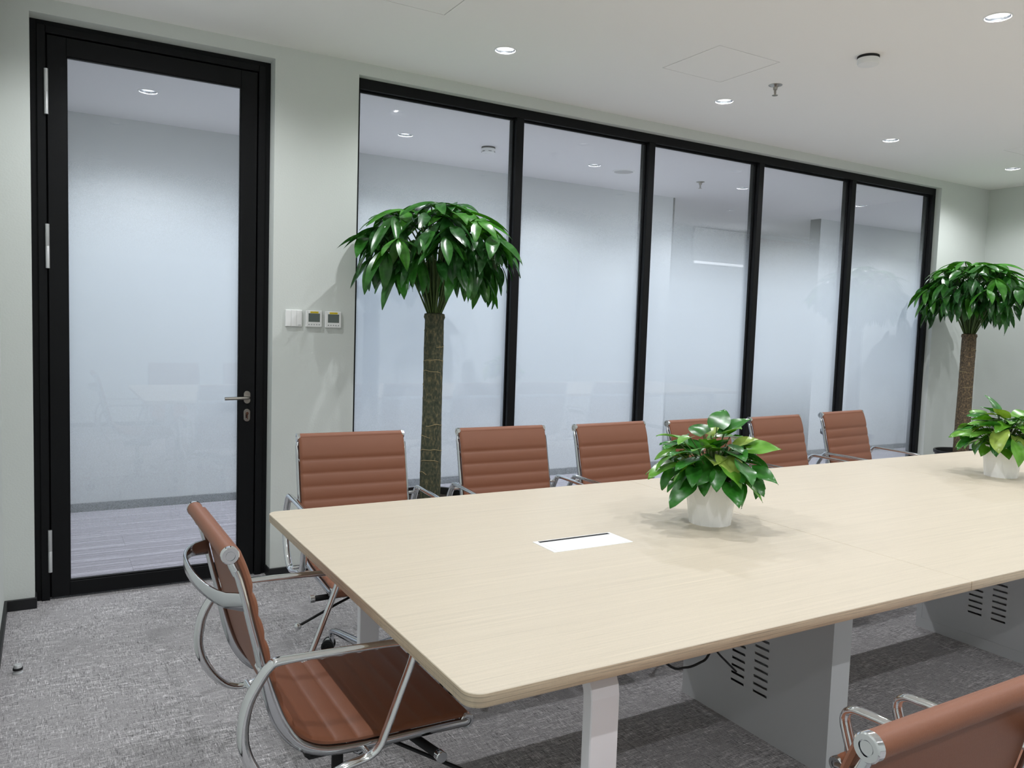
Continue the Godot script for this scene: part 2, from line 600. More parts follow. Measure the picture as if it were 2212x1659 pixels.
func build_corridor() -> void:
	var x0 := -2.0
	var x1 := 10.6
	# opening in the far wall that leads to a recess
	var a := 5.31
	var b := 7.45
	var zr := -3.4
	var w := MB.new()
	span(w, x0, a, 0, HC + 0.1, ZC - 0.12, ZC)
	span(w, b, x1, 0, HC + 0.1, ZC - 0.12, ZC)
	span(w, a - 0.12, a, 0, HC + 0.1, zr - 0.12, ZC - 0.12)
	span(w, 9.7, 9.82, 0, HC + 0.1, zr - 0.12, ZC - 0.12)
	span(w, a, 9.7, 0, HC + 0.1, zr - 0.12, zr)
	span(w, x0 - 0.12, x0, 0, HC + 0.1, ZC - 0.12, -WT)
	span(w, x1, x1 + 0.12, 0, HC + 0.1, ZC - 0.12, -WT)
	span(w, x0, XL - 0.15, 0, HC + 0.1, -WT, -WT + 0.1)
	span(w, XR + 0.15, x1, 0, HC + 0.1, -WT, -WT + 0.1)
	struct("wall_corridor", w, M.corridor_wall, "pale grey corridor wall seen through the frosted glass", "wall")
	build_ceiling("ceiling_corridor", x0 - 0.12, x1 + 0.12, zr - 0.12, -WT, HC, corridor_lamps, [], M.corridor_ceiling, "white corridor ceiling seen through the top of the glass")
	var base := MB.new()
	span(base, x0, a, 0, 0.055, ZC, ZC + 0.012, 0.002)
	span(base, b, x1, 0, 0.055, ZC, ZC + 0.012, 0.002)
	struct("baseboard_corridor", base, M.base, "dark baseboard along the far corridor wall", "baseboard")
	# carpet planks laid in rows along the corridor
	var f := struct("floor_corridor", span(MB.new(), x0, x1, -0.1, -0.006, zr, -0.15), M.groove, "corridor floor of striped lilac grey carpet planks", "floor")
	var pl := 1.0
	var pw := 0.25
	var meshes := []
	for k in 2:
		var m := MB.new()
		var hx := pl / 2 - 0.0006
		var hz := pw / 2 - 0.0006
		for s in [[Vector3(-hx, 0.006, -hz), Vector3(hx, 0.006, -hz), Vector3(hx, 0.006, hz), Vector3(-hx, 0.006, hz)]]:
			m.tri(s[0], s[1], s[2], -1, Vector2(0, 0), Vector2(1, 0), Vector2(1, 1))
			m.tri(s[0], s[2], s[3], -1, Vector2(0, 0), Vector2(1, 1), Vector2(0, 1))
		for e in [[Vector3(-hx, 0, -hz), Vector3(hx, 0, -hz)], [Vector3(hx, 0, -hz), Vector3(hx, 0, hz)], [Vector3(hx, 0, hz), Vector3(-hx, 0, hz)], [Vector3(-hx, 0, hz), Vector3(-hx, 0, -hz)]]:
			var up := Vector3.UP * 0.006
			m.tri(e[0], e[0] + up, e[1] + up, -1)
			m.tri(e[0], e[1] + up, e[1], -1)
		meshes.append(m.mesh())
	for row in 8:
		var z := -0.15 - pw * (row + 0.5)
		if z < ZC:
			break
		for k in 14:
			var x := -2.0 + 0.39 - 0.0 + (k - 0.0) * pl - (0.0 if row % 2 == 0 else 0.5)
			if x - pl / 2 < x0 or x + pl / 2 > x1:
				continue
			var o := obj("carpet_plank", meshes[0], M["plank%d" % ((row * 5 + k * 3 + (row * k) % 3) % 4)], f)
			o.position = Vector3(x, -0.006, z)
	# black edge trims of the opening
	var tr := MB.new()
	span(tr, a - 0.004, a + 0.012, 0, HC, ZC - 0.124, ZC + 0.006, 0.001)
	span(tr, b - 0.012, b + 0.004, 0, HC, ZC - 0.124, ZC + 0.006, 0.001)
	struct("trim_1", tr, M.black_metal, "thin black edge trim of the opening across the corridor", "trim")
	# lobby behind it: brown wood panel and a white board over a strip lamp
	var p := thing("wood_panel", "brown wood panel on the lobby wall across the corridor", "panel", Vector3(8.6, 0, zr))
	obj("board", span(MB.new(), -0.72, 0.95, 0.002, 2.60, 0.004, 0.034, 0.004), M.wood_panel, p)
	var t := thing("wall_screen", "dim white board on the lobby wall across the corridor", "screen", Vector3(7.36, 2.245, zr))
	obj("board", span(MB.new(), -0.43, 0.43, 0.0, 0.40, 0.004, 0.04, 0.004), M.white_plastic, t)
	var sl := thing("strip_lamp", "lit strip lamp below the white board across the corridor", "lamp", Vector3(7.36, 2.215, zr))
	obj("housing", span(MB.new(), -0.43, 0.43, -0.014, 0.020, 0.004, 0.04, 0.003), M.white_plastic, sl)
	obj("lamp_face", span(MB.new(), -0.42, 0.42, -0.012, 0.018, 0.04, 0.046), M.lamp_strip, sl)
	var al := AreaLight3D.new()
	al.name = "light"
	al.area_size = Vector2(0.84, 0.03)
	al.light_energy = 0.12
	al.light_color = rgb(243, 248, 255)
	al.area_range = 6.0
	al.shadow_enabled = true
	sl.add_child(al)
	al.position = Vector3(0, 0.003, 0.05)
	al.rotation = Vector3(0, PI, 0)

func build_door() -> void:
	var d := struct_node("door_1", "black framed glass door with frosted film and steel lever handle", "door")
	var f := MB.new()
	var xi0 := 0.008
	var xi1 := 0.938
	var yt := 2.578
	# outer strip set back, inner strip proud
	for s in [[DOOR_X0, DOOR_X0 + 0.026, xi0], [DOOR_X1, DOOR_X1 - 0.026, xi1]]:
		span(f, s[0], s[1], 0, DOOR_TOP, ZD - 0.03, ZD - 0.012, 0.001)
		span(f, s[1], s[2], 0, DOOR_TOP - 0.022, ZD - 0.06, ZD, 0.002)
	span(f, DOOR_X0 + 0.026, DOOR_X1 - 0.026, DOOR_TOP - 0.022, DOOR_TOP, ZD - 0.03, ZD - 0.012, 0.001)
	span(f, xi0, xi1, yt + 0.006, DOOR_TOP - 0.022, ZD - 0.06, ZD, 0.002)
	# rebate behind the leaf
	span(f, xi0, xi0 + 0.012, 0, yt + 0.006, ZD - 0.06, ZD - 0.05)
	span(f, xi1 - 0.012, xi1, 0, yt + 0.006, ZD - 0.06, ZD - 0.05)
	span(f, xi0, xi1, yt - 0.006, yt + 0.006, ZD - 0.06, ZD - 0.05)
	obj("door_frame", f, M.black_metal, d)
	var lx0 := xi0 + 0.006
	var lx1 := xi1 - 0.006
	var gx0 := 0.090
	var gx1 := 0.853
	var gy0 := 0.078
	var gy1 := 2.497
	var l := MB.new()
	span(l, lx0, gx0, 0.010, yt, ZD - 0.046, ZD - 0.006, 0.0015)
	span(l, gx1, lx1, 0.010, yt, ZD - 0.046, ZD - 0.006, 0.0015)
	span(l, gx0, gx1, gy1, yt, ZD - 0.046, ZD - 0.006, 0.0015)
	span(l, gx0, gx1, 0.010, gy0, ZD - 0.046, ZD - 0.006, 0.0015)
	# glazing bead
	span(l, gx0, gx0 + 0.004, gy0, gy1, ZD - 0.03, ZD - 0.012)
	span(l, gx1 - 0.004, gx1, gy0, gy1, ZD - 0.03, ZD - 0.012)
	span(l, gx0, gx1, gy0, gy0 + 0.008, ZD - 0.03, ZD - 0.012, 0.003)
	span(l, gx0, gx1, gy1 - 0.006, gy1, ZD - 0.03, ZD - 0.012)
	var leaf := obj("door_leaf", l, M.black_metal, d)
	pane(leaf, gx0, gx1, gy0, gy1, ZD - 0.022)
	for y in [0.235, 1.642, 2.326]:
		var hm := MB.new()
		hm.lathe([Vector2(0, -0.1), Vector2(0.0085, -0.099), Vector2(0.0085, -0.001), Vector2(0.0078, 0.0), Vector2(0.0085, 0.001), Vector2(0.0085, 0.099), Vector2(0, 0.1)], Vector3(0.010, y, ZD + 0.006), Basis.IDENTITY, 14)
		obj("hinge", hm, M.hinge, d)
	# lever handle and lock plate
	var zf := ZD - 0.006
	var hx := 0.893
	var rose := MB.new()
	oval_plate(rose, Vector3(hx, 0.940, zf), 0.0165, 0.033, 0.009)
	var ho := obj("handle_rose", rose, M.steel, d)
	var lev := MB.new()
	lev.tube([Vector3(hx, 0.940, zf), Vector3(hx, 0.940, zf + 0.04), Vector3(hx - 0.006, 0.940, zf + 0.047), Vector3(hx - 0.014, 0.940, zf + 0.05), Vector3(hx - 0.118, 0.938, zf + 0.05)], 0.0085, Vector3.UP, 12)
	obj("lever", lev, M.steel, ho)
	var lock := MB.new()
	oval_plate(lock, Vector3(hx, 0.847, zf), 0.0165, 0.033, 0.008)
	var lo := obj("lock_plate", lock, M.steel, d)
	var key := MB.new()
	key.lathe([Vector2(0, 0), Vector2(0.008, 0), Vector2(0.008, 0.004), Vector2(0, 0.004)], Vector3(hx, 0.857, zf + 0.007), Basis(Vector3.RIGHT, PI / 2), 14)
	span(key, hx - 0.004, hx + 0.004, 0.828, 0.852, zf + 0.006, zf + 0.011, 0.001)
	obj("lock_cylinder", key, M.chrome, lo)
	obj("key_slot", span(MB.new(), hx - 0.006, hx - 0.003, 0.832, 0.850, zf + 0.008, zf + 0.0115), M.groove, lo)

func oval_plate(m: MB, c: Vector3, rx: float, ry: float, t: float) -> void:
	var rings := []
	for s in [[1.0, 0.0], [1.0, t - 0.0015], [0.9, t]]:
		var ring := PackedVector3Array()
		for k in 32:
			var a := TAU * k / 32
			var p := Vector2(cos(a), sin(a)) * rx
			p.y += (ry - rx) * signf(p.y)
			ring.append(c + Vector3(p.x * s[0], p.y * (1.0 if s[0] == 1.0 else 0.95), s[1]))
		rings.append(ring)
	m.loft(rings)

func pane(parent: Node, x0: float, x1: float, y0: float, y1: float, z: float) -> void:
	var p := obj("pane", span(MB.new(), x0, x1, y0, y1, z - 0.010, z), M.glass, parent, "clear glass pane")
	var q := MB.new()
	var zb := z - 0.0112
	var r := (x1 - x0) / (y1 - y0) * 2048.0 / 256.0
	var a := Vector3(x0, y0, zb)
	var b := Vector3(x1, y0, zb)
	var c := Vector3(x1, y1, zb)
	var d := Vector3(x0, y1, zb)
	q.tri(a, d, c, -1, Vector2(0, 1), Vector2(0, 0), Vector2(r, 0))
	q.tri(a, c, b, -1, Vector2(0, 1), Vector2(r, 0), Vector2(r, 1))
	obj("frosted_film", q, M.film, p, "white dotted privacy film, clear at the top")

func build_window() -> void:
	var w := struct_node("window_1", "black framed floor-to-ceiling glazed screen of five frosted panes", "window")
	var d := 0.045
	var y0 := 0.0
	var rail := 2.585
	var mull := [2.4525, 3.4655, 4.488, 5.520]
	obj("top_rail", span(MB.new(), WIN_X0, WIN_X1, rail, WIN_TOP, ZW - 0.09, ZW, 0.002), M.black_metal, w)
	obj("bottom_rail", span(MB.new(), WIN_X0, WIN_X1, 0, 0.07, ZW - 0.09, ZW, 0.002), M.black_metal, w)
	obj("end_post", span(MB.new(), WIN_X0, WIN_X0 + 0.026, 0.07, rail, ZW - 0.09, ZW, 0.002), M.black_metal, w)
	obj("end_post", span(MB.new(), WIN_X1 - 0.04, WIN_X1, 0.07, rail, ZW - 0.09, ZW, 0.002), M.black_metal, w)
	var edges := [WIN_X0 + 0.026]
	for x in mull:
		var m := MB.new()
		span(m, x - 0.0255, x + 0.0255, 0.07, rail, ZW - 0.09, ZW, 0.002)
		obj("mullion", m, M.black_metal, w)
		edges.append(x - 0.0255)
		edges.append(x + 0.0255)
	edges.append(WIN_X1 - 0.04)
	for i in 5:
		var a: float = edges[i * 2]
		var b: float = edges[i * 2 + 1]
		var bead := MB.new()
		span(bead, a, b, rail - 0.012, rail, ZW - d - 0.001, ZW - d + 0.014, 0.003)
		span(bead, a, b, 0.07, 0.082, ZW - d - 0.001, ZW - d + 0.014, 0.003)
		span(bead, a, a + 0.008, 0.082, rail - 0.012, ZW - d - 0.001, ZW - d + 0.012, 0.002)
		span(bead, b - 0.008, b, 0.082, rail - 0.012, ZW - d - 0.001, ZW - d + 0.012, 0.002)
		obj("glazing_bead", bead, M.black_metal, w)
		pane(w, a, b, 0.07, rail, ZW - d - 0.002)

# ---------------------------------------------------------------- lamps and ceiling fittings
func downlight(at: Vector3, label: String, group: String, glow: Material, tint: Color, energy: float, spread: float) -> void:
	var t := thing("downlight", label, "lamp", at, 0, group)
	var trim := MB.new()
	trim.lathe([Vector2(0.0475, 0.004), Vector2(0.0475, -0.001), Vector2(0.050, -0.003), Vector2(0.0565, -0.0015), Vector2(0.057, 0.0), Vector2(0.0475, 0.004)], Vector3.ZERO, Basis.IDENTITY, 32)
	obj("trim_ring", trim, M.white_plastic, t)
	var cone := MB.new()
	cone.lathe([Vector2(0.0465, 0.0), Vector2(0.043, 0.022), Vector2(0.036, 0.04), Vector2(0.026, 0.055), Vector2(0.0275, 0.055), Vector2(0.038, 0.04), Vector2(0.045, 0.022), Vector2(0.0475, 0.0)], Vector3.ZERO, Basis.IDENTITY, 32)
	obj("reflector", cone, M.reflector, t)
	var bulb := MB.new()
	bulb.lathe([Vector2(0, 0.008), Vector2(0.030, 0.010), Vector2(0.0415, 0.014), Vector2(0.0415, 0.022), Vector2(0, 0.022)], Vector3.ZERO, Basis.IDENTITY, 24)
	obj("lamp_face", bulb, glow, t)
	var s := SpotLight3D.new()
	s.name = "light"
	s.light_color = tint
	s.light_energy = energy
	s.light_size = 0.012
	s.spot_range = 14.0
	s.spot_attenuation = 2.0
	s.spot_angle = spread
	s.spot_angle_attenuation = 0.85
	s.shadow_enabled = true
	t.add_child(s)
	s.position = Vector3(0, 0.012, 0)
	s.rotation = Vector3(-PI / 2, 0, 0)

func build_lamps() -> void:
	var holes := []
	for z in lamp_rows:
		for x in lamp_spots:
			holes.append(Vector2(x, z))
	build_ceiling("ceiling", XL - 0.15, XR + 0.15, 0.0, ZB + 0.15, H, holes, hatches, M.ceiling, "white plasterboard ceiling of the meeting room")
	var seen := {
		Vector2(1.965, 0.61): "bright round downlight in the ceiling above the nearer potted tree",
		Vector2(3.44, 0.61): "bright round downlight in the ceiling beside the sprinkler",
		Vector2(5.0, 0.61): "round recessed downlight between the sprinkler and the end wall",
		Vector2(6.52, 0.61): "round recessed downlight over the farther potted tree",
		Vector2(3.44, 2.17): "round recessed downlight over the table beyond the smoke detector"}
	for p in holes:
		var l: String = seen.get(p, "round recessed downlight in a ceiling row over the viewer's side of the room")
		downlight(Vector3(p.x, H, p.y), l, "meeting room downlights", M.lamp, rgb(250, 252, 255), ROOM_LAMP, 77.0)
	var names := ["round corridor downlight seen through the glass door", "round corridor downlight seen through the first pane beside the door", "round corridor downlight beside the ceiling speaker in the second pane", "round corridor downlight beside the corridor sprinkler in the third pane", "round corridor downlight seen through the last pane", "round corridor downlight past the end of the glazed screen"]
	for i in corridor_lamps.size():
		downlight(Vector3(corridor_lamps[i].x, HC, corridor_lamps[i].y), names[i], "corridor downlights", M.lamp_cool, rgb(243, 248, 255), CORRIDOR_LAMP, 70.0)

func sprinkler(at: Vector3, label: String) -> void:
	var t := thing("sprinkler", label, "sprinkler", at, 0.4, "fire sprinklers")
	obj("escutcheon", MB.new().lathe([Vector2(0.012, -0.012), Vector2(0.020, -0.006), Vector2(0.036, -0.002), Vector2(0.037, 0.0), Vector2(0.012, 0.0)]), M.steel, t)
	obj("body", MB.new().lathe([Vector2(0, -0.026), Vector2(0.010, -0.026), Vector2(0.012, -0.018), Vector2(0.012, 0.0), Vector2(0, 0)], Vector3.ZERO, Basis.IDENTITY, 12), M.steel, t)
	for s in [-1.0, 1.0]:
		obj("frame_arm", MB.new().tube([Vector3(0.009 * s, -0.024, 0), Vector3(0.013 * s, -0.034, 0), Vector3(0.011 * s, -0.046, 0), Vector3(0.004 * s, -0.053, 0)], 0.0022, Vector3.BACK, 6), M.steel, t)
	obj("glass_bulb", MB.new().lathe([Vector2(0, -0.05), Vector2(0.0025, -0.046), Vector2(0.0025, -0.03), Vector2(0, -0.026)], Vector3.ZERO, Basis.IDENTITY, 8), M.steel, t)
	obj("deflector", MB.new().lathe([Vector2(0, -0.056), Vector2(0.015, -0.056), Vector2(0.016, -0.054), Vector2(0, -0.053)], Vector3.ZERO, Basis.IDENTITY, 16), M.steel, t)

func smoke_detector(at: Vector3, label: String, slits: int) -> void:
	var t := thing("smoke_detector", label, "smoke detector", at, 0.3, "smoke detectors")
	obj("base_ring", MB.new().lathe([Vector2(0, 0), Vector2(0.050, 0), Vector2(0.051, -0.010), Vector2(0.047, -0.012), Vector2(0, -0.012)], Vector3.ZERO, Basis.IDENTITY, 32), M.black_rubber, t, "dark mounting ring")
	obj("body", MB.new().lathe([Vector2(0, -0.012), Vector2(0.050, -0.012), Vector2(0.051, -0.030), Vector2(0.046, -0.040), Vector2(0.020, -0.046), Vector2(0, -0.046)], Vector3.ZERO, Basis.IDENTITY, 32), M.white_plastic, t)
	for k in slits:
		var a := TAU * k / 6
		obj("vent", MB.new().box(Vector3(cos(a) * 0.0485, -0.035, sin(a) * 0.0485), Vector3(0.004, 0.003, 0.022), 0.0, Basis(Vector3.UP, -a)), M.groove, t)

func build_ceiling_items() -> void:
	smoke_detector(Vector3(3.435, H, 1.565), "round white smoke detector with dark base ring on ceiling", 0)
	sprinkler(Vector3(3.435, H, 0.995), "steel fire sprinkler hanging from the meeting room ceiling")
	var names := ["square flush access panel in the ceiling near the sprinkler", "square flush access panel in the ceiling over the first chairs", "square flush access panel in the ceiling toward the end wall"]
	for i in hatches.size():
		var r: Rect2 = hatches[i]
		var t := thing("ceiling_hatch", names[i], "access panel", Vector3(r.get_center().x, H, r.get_center().y), 0, "ceiling access panels")
		var g := 0.004
		obj("panel", span(MB.new(), -r.size.x / 2 + g, r.size.x / 2 - g, 0.0, 0.02, -r.size.y / 2 + g, r.size.y / 2 - g), M.ceiling, t)
	smoke_detector(Vector3(2.812, HC, -1.122), "white smoke detector on the corridor ceiling behind the first pane", 6)
	sprinkler(Vector3(4.917, HC, -1.143), "dark fire sprinkler on the corridor ceiling behind the third pane")
	var sp := thing("ceiling_speaker", "round grey ceiling speaker in the corridor behind the second pane", "speaker", Vector3(4.122, HC, -1.20))
	obj("grille", MB.new().lathe([Vector2(0, -0.004), Vector2(0.080, -0.004), Vector2(0.085, 0.0), Vector2(0, 0.0)], Vector3.ZERO, Basis.IDENTITY, 36), mat(rgb(190, 190, 190), 0.7), sp)
	obj("rim", MB.new().lathe([Vector2(0.080, -0.006), Vector2(0.090, -0.004), Vector2(0.092, 0.0), Vector2(0.080, 0.0), Vector2(0.080, -0.006)], Vector3.ZERO, Basis.IDENTITY, 36), M.white_plastic, sp)

# ---------------------------------------------------------------- table
func rounded(x0: float, x1: float, z0: float, z1: float, rl: float, rr: float, inset := 0.0) -> PackedVector2Array:
	var out := PackedVector2Array()
	for c in [[x0, z0, rl, PI], [x1, z0, rr, PI * 1.5], [x1, z1, rr, 0.0], [x0, z1, rl, PI * 0.5]]:
		var r: float = maxf(c[2], 0.002)
		var cx: float = c[0] + r * (1 if c[0] == x0 else -1)
		var cz: float = c[1] + r * (1 if c[1] == z0 else -1)
		for k in 7:
			var a: float = c[3] + PI / 2 * k / 6
			out.append(Vector2(cx + cos(a) * (r - inset), cz + sin(a) * (r - inset)))
	return out

func build_table() -> void:
	var t := thing("conference_table", "long conference table with pale wood top and white steel legs", "table", Vector3(0.59, 0, 2.341))
	var zw := 0.690
	var xs := [0.0, 1.42, 2.84, 4.26, 5.68]
	for i in 4:
		var x0: float = xs[i] + (0.0 if i == 0 else 0.0007)
		var x1: float = xs[i + 1] - (0.0 if i == 3 else 0.0007)
		var rl := 0.032 if i == 0 else 0.0
		var rr := 0.032 if i == 3 else 0.0
		var top := MB.new()
		var rings := []
		for s in [[0.0, TY - 0.0012], [0.0012, TY]]:
			var ring := PackedVector3Array()
			for p in rounded(x0, x1, -zw, zw, rl, rr, s[0]):
				ring.append(Vector3(p.x, s[1], p.y))
			rings.append(ring)
		top.loft(rings, 0, 2)
		var o := obj("table_top", top, M.wood, t)
		var core := MB.new()
		rings = []
		for s in [[0.0012, TY - 0.025], [0.0, TY - 0.0238], [0.0, TY - 0.0012]]:
			var ring := PackedVector3Array()
			for p in rounded(x0, x1, -zw, zw, rl, rr, s[0]):
				ring.append(Vector3(p.x, s[1], p.y))
			rings.append(ring)
		core.loft(rings, 0, 2)
		obj("edge_band", core, M.wood_edge, o)
	# portal legs of flat tube with rounded shoulders
	for x in [0.315, 5.365]:
		var m := MB.new()
		var path := []
		var hz := 0.628
		path.append(Vector3(x, 0.0, hz))
		path.append(Vector3(x, 0.62, hz))
		for k in 6:
			var a := PI / 2 * k / 5
			path.append(Vector3(x, 0.66 + 0.05 * sin(a), hz - 0.05 + 0.05 * cos(a)))
		for k in 6:
			var a := PI / 2 * (1.0 - k / 5.0)
			path.append(Vector3(x, 0.66 + 0.05 * sin(a), -hz + 0.05 - 0.05 * cos(a)))
		path.append(Vector3(x, 0.62, -hz))
		path.append(Vector3(x, 0.0, -hz))
		m.sweep(path, [Vector2(-0.031, -0.014), Vector2(0.031, -0.014), Vector2(0.033, -0.012), Vector2(0.033, 0.012), Vector2(0.031, 0.014), Vector2(-0.031, 0.014), Vector2(-0.033, 0.012), Vector2(-0.033, -0.012)], Vector3.RIGHT, false, [], false)
		obj("leg_frame", m, M.white_paint, t)
	for z in [-0.36, 0.36]:
		obj("beam", span(MB.new(), 0.34, 5.34, 0.675, 0.724, z - 0.025, z + 0.025, 0.002), M.white_paint, t)
	# metal cable pedestals
	pedestal(t, Vector3(2.06, 0, 1.964), false, "grey metal cable pedestal with slotted vents under the table joint")
	pedestal(t, Vector3(3.552, 0, 1.933), true, "grey metal cable pedestal with a flush door, farther under table")
	# flap of the power box let into the top
	var p := thing("power_box", "white cable box with slotted flap let into the table top", "power box", Vector3(1.307, TY, 2.335))
	obj("frame", span(MB.new(), -0.134, 0.134, -0.02, 0.0015, -0.056, 0.056, 0.0007), M.white_plastic, p)
	obj("flap", span(MB.new(), -0.122, 0.124, 0.0, 0.0028, -0.035, 0.052, 0.0008), M.white_plastic, p)
	obj("brush_slot", span(MB.new(), -0.120, 0.122, 0.0, 0.0019, -0.050, -0.0355), M.groove, p)

func pedestal(_t: Node, at: Vector3, door: bool, label: String) -> void:
	var root := thing("cable_pedestal", label, "pedestal", at, 0, "cable pedestals")
	var d := 0.641
	var h := 0.724
	var w := 0.085
	var c := CSGCombiner3D.new()
	c.name = "body"
	root.add_child(c)
	var b := CSGBox3D.new()
	b.name = "shell"
	b.size = Vector3(w, h, d)
	b.position = Vector3(w / 2, h / 2, d / 2)
	b.material = M.grey_paint
	c.add_child(b)
	var hole := CSGBox3D.new()
	hole.name = "inside"
	hole.size = Vector3(w - 0.004, h - 0.03, d - 0.004)
	hole.position = Vector3(w / 2, h / 2 - 0.02, d / 2)
	hole.operation = CSGShape3D.OPERATION_SUBTRACTION
	hole.material = M.grey_paint
	c.add_child(hole)
	# arched cable notch at the floor
	var poly := PackedVector2Array([Vector2(0.221, -0.01), Vector2(0.221, 0.015), Vector2(0.225, 0.027), Vector2(0.237, 0.033), Vector2(0.385, 0.033), Vector2(0.405, 0.027), Vector2(0.417, 0.015), Vector2(0.421, -0.01)])
	var n := CSGPolygon3D.new()
	n.name = "notch"
	n.polygon = poly
	n.depth = 0.3
	n.operation = CSGShape3D.OPERATION_SUBTRACTION
	n.material = M.grey_paint
	n.rotation.y = -PI / 2
	n.position = Vector3(0.2, 0, 0)
	c.add_child(n)
	for col in [0.240, 0.341]:
		for k in 20:
			var s := CSGBox3D.new()
			s.name = "vent"
			s.size = Vector3(0.02, 0.0085, 0.060)
			s.position = Vector3(0.0, 0.149 + k * 0.0262, col + 0.028)
			s.operation = CSGShape3D.OPERATION_SUBTRACTION
			s.material = M.grey_paint
			c.add_child(s, true)
	if door:
		# the groove round the door
		for g in [[0.026, 0.0275, 0.048, 0.70], [0.6135, 0.615, 0.048, 0.70], [0.026, 0.615, 0.048, 0.0505]]:
			var s := CSGBox3D.new()
			s.name = "door_gap"
			s.size = Vector3(0.003, g[3] - g[2], g[1] - g[0])
			s.position = Vector3(0.0, (g[2] + g[3]) / 2, (g[0] + g[1]) / 2)
			s.operation = CSGShape3D.OPERATION_SUBTRACTION
			s.material = M.grey_paint
			c.add_child(s, true)

# ---------------------------------------------------------------- chairs (they face +x in their own axes)
var chair_parts := []

func chair_line() -> Array:
	return catmull([Vector2(-0.281, 0.889), Vector2(-0.262, 0.838), Vector2(-0.240, 0.746), Vector2(-0.227, 0.695), Vector2(-0.214, 0.640), Vector2(-0.199, 0.585), Vector2(-0.180, 0.535), Vector2(-0.150, 0.492), Vector2(-0.110, 0.468), Vector2(-0.06, 0.458), Vector2(0.02, 0.454), Vector2(0.1, 0.453), Vector2(0.17, 0.452), Vector2(0.215, 0.451), Vector2(0.238, 0.450)], 10)

func upholstery(line: Array, s0: float, s1: float, first: float, rib: float, phase: float, half: float, up: float, down: float, stitch: MB) -> MB:
	# a padded strip along the line between the lengths s0 and s1, quilted into ribs that run across the chair
	var m := MB.new()
	var pts := []
	var nor := []
	var len := []
	var s := 0.0
	for i in line.size():
		if i > 0:
			s += line[i].distance_to(line[i - 1])
		var a: Vector2 = line[maxi(i - 1, 0)]
		var b: Vector2 = line[mini(i + 1, line.size() - 1)]
		var t := (b - a).normalized()
		len.append(s)
		nor.append(Vector2(-t.y, t.x))
	var total: float = len[-1]
	var n := int((s1 - s0) / 0.0052)
	var fp := []
	var fn := []
	var fh := []
	for k in n + 1:
		var q := s0 + (s1 - s0) * k / n
		var i := 0
		while i < len.size() - 2 and len[i + 1] < q:
			i += 1
		var f := clampf((q - len[i]) / maxf(1e-6, len[i + 1] - len[i]), 0, 1)
		fp.append(line[i].lerp(line[i + 1], f))
		fn.append(nor[i].lerp(nor[i + 1], f).normalized())
		var h := 0.0
		if q < first:
			h = pow(clampf((first - q) / 0.016, 0, 1), 0.5)
		else:
			h = pow(absf(sin(PI * (q - first) / rib)), 0.38)
		fh.append(h)
	var rings := []
	for z in [[-half, 0.25, 0.5], [-half + 0.004, 0.75, 0.9], [-half + 0.012, 1.0, 1.0], [half - 0.012, 1.0, 1.0], [half - 0.004, 0.75, 0.9], [half, 0.25, 0.5]]:
		var ring := PackedVector3Array()
		for k in n + 1:
			var p: Vector2 = fp[k] + fn[k] * (up * (0.35 + 0.65 * fh[k]) * z[1])
			ring.append(Vector3(p.x, p.y, z[0]))
		for k in range(n, -1, -1):
			var p: Vector2 = fp[k] - fn[k] * down * z[2]
			ring.append(Vector3(p.x, p.y, z[0]))
		rings.append(ring)
	var gs := []
	for k in n * 2 + 2:
		gs.append(1000 if k < n else (1001 if k == n else (1002 if k < n * 2 + 1 else 1003)))
	m.loft(rings, 0, 1, gs)
	# stitches in the valleys
	if stitch:
		var q := first
		while q < s1 - 0.01:
			if q > s0 + 0.01:
				var k := clampi(int(round((q - s0) / (s1 - s0) * n)), 0, n)
				var p: Vector2 = fp[k] + fn[k] * (up * 0.35)
				stitch.tube([Vector3(p.x, p.y, -half + 0.01), Vector3(p.x, p.y, half - 0.01)], 0.0011, Vector3.UP, 5)
			q += rib
	return m

func cap(m: MB, at: Vector3, s: float, r: float) -> void:
	var b := Basis(Vector3.RIGHT, PI / 2 * s)
	m.lathe([Vector2(0, 0.004), Vector2(r * 0.46, 0.004), Vector2(r * 0.48, 0.0025), Vector2(r * 0.53, 0.0025), Vector2(r * 0.56, 0.0055), Vector2(r * 0.9, 0.0055), Vector2(r, 0.004), Vector2(r, -0.006), Vector2(0, -0.006)], at, b, 24)

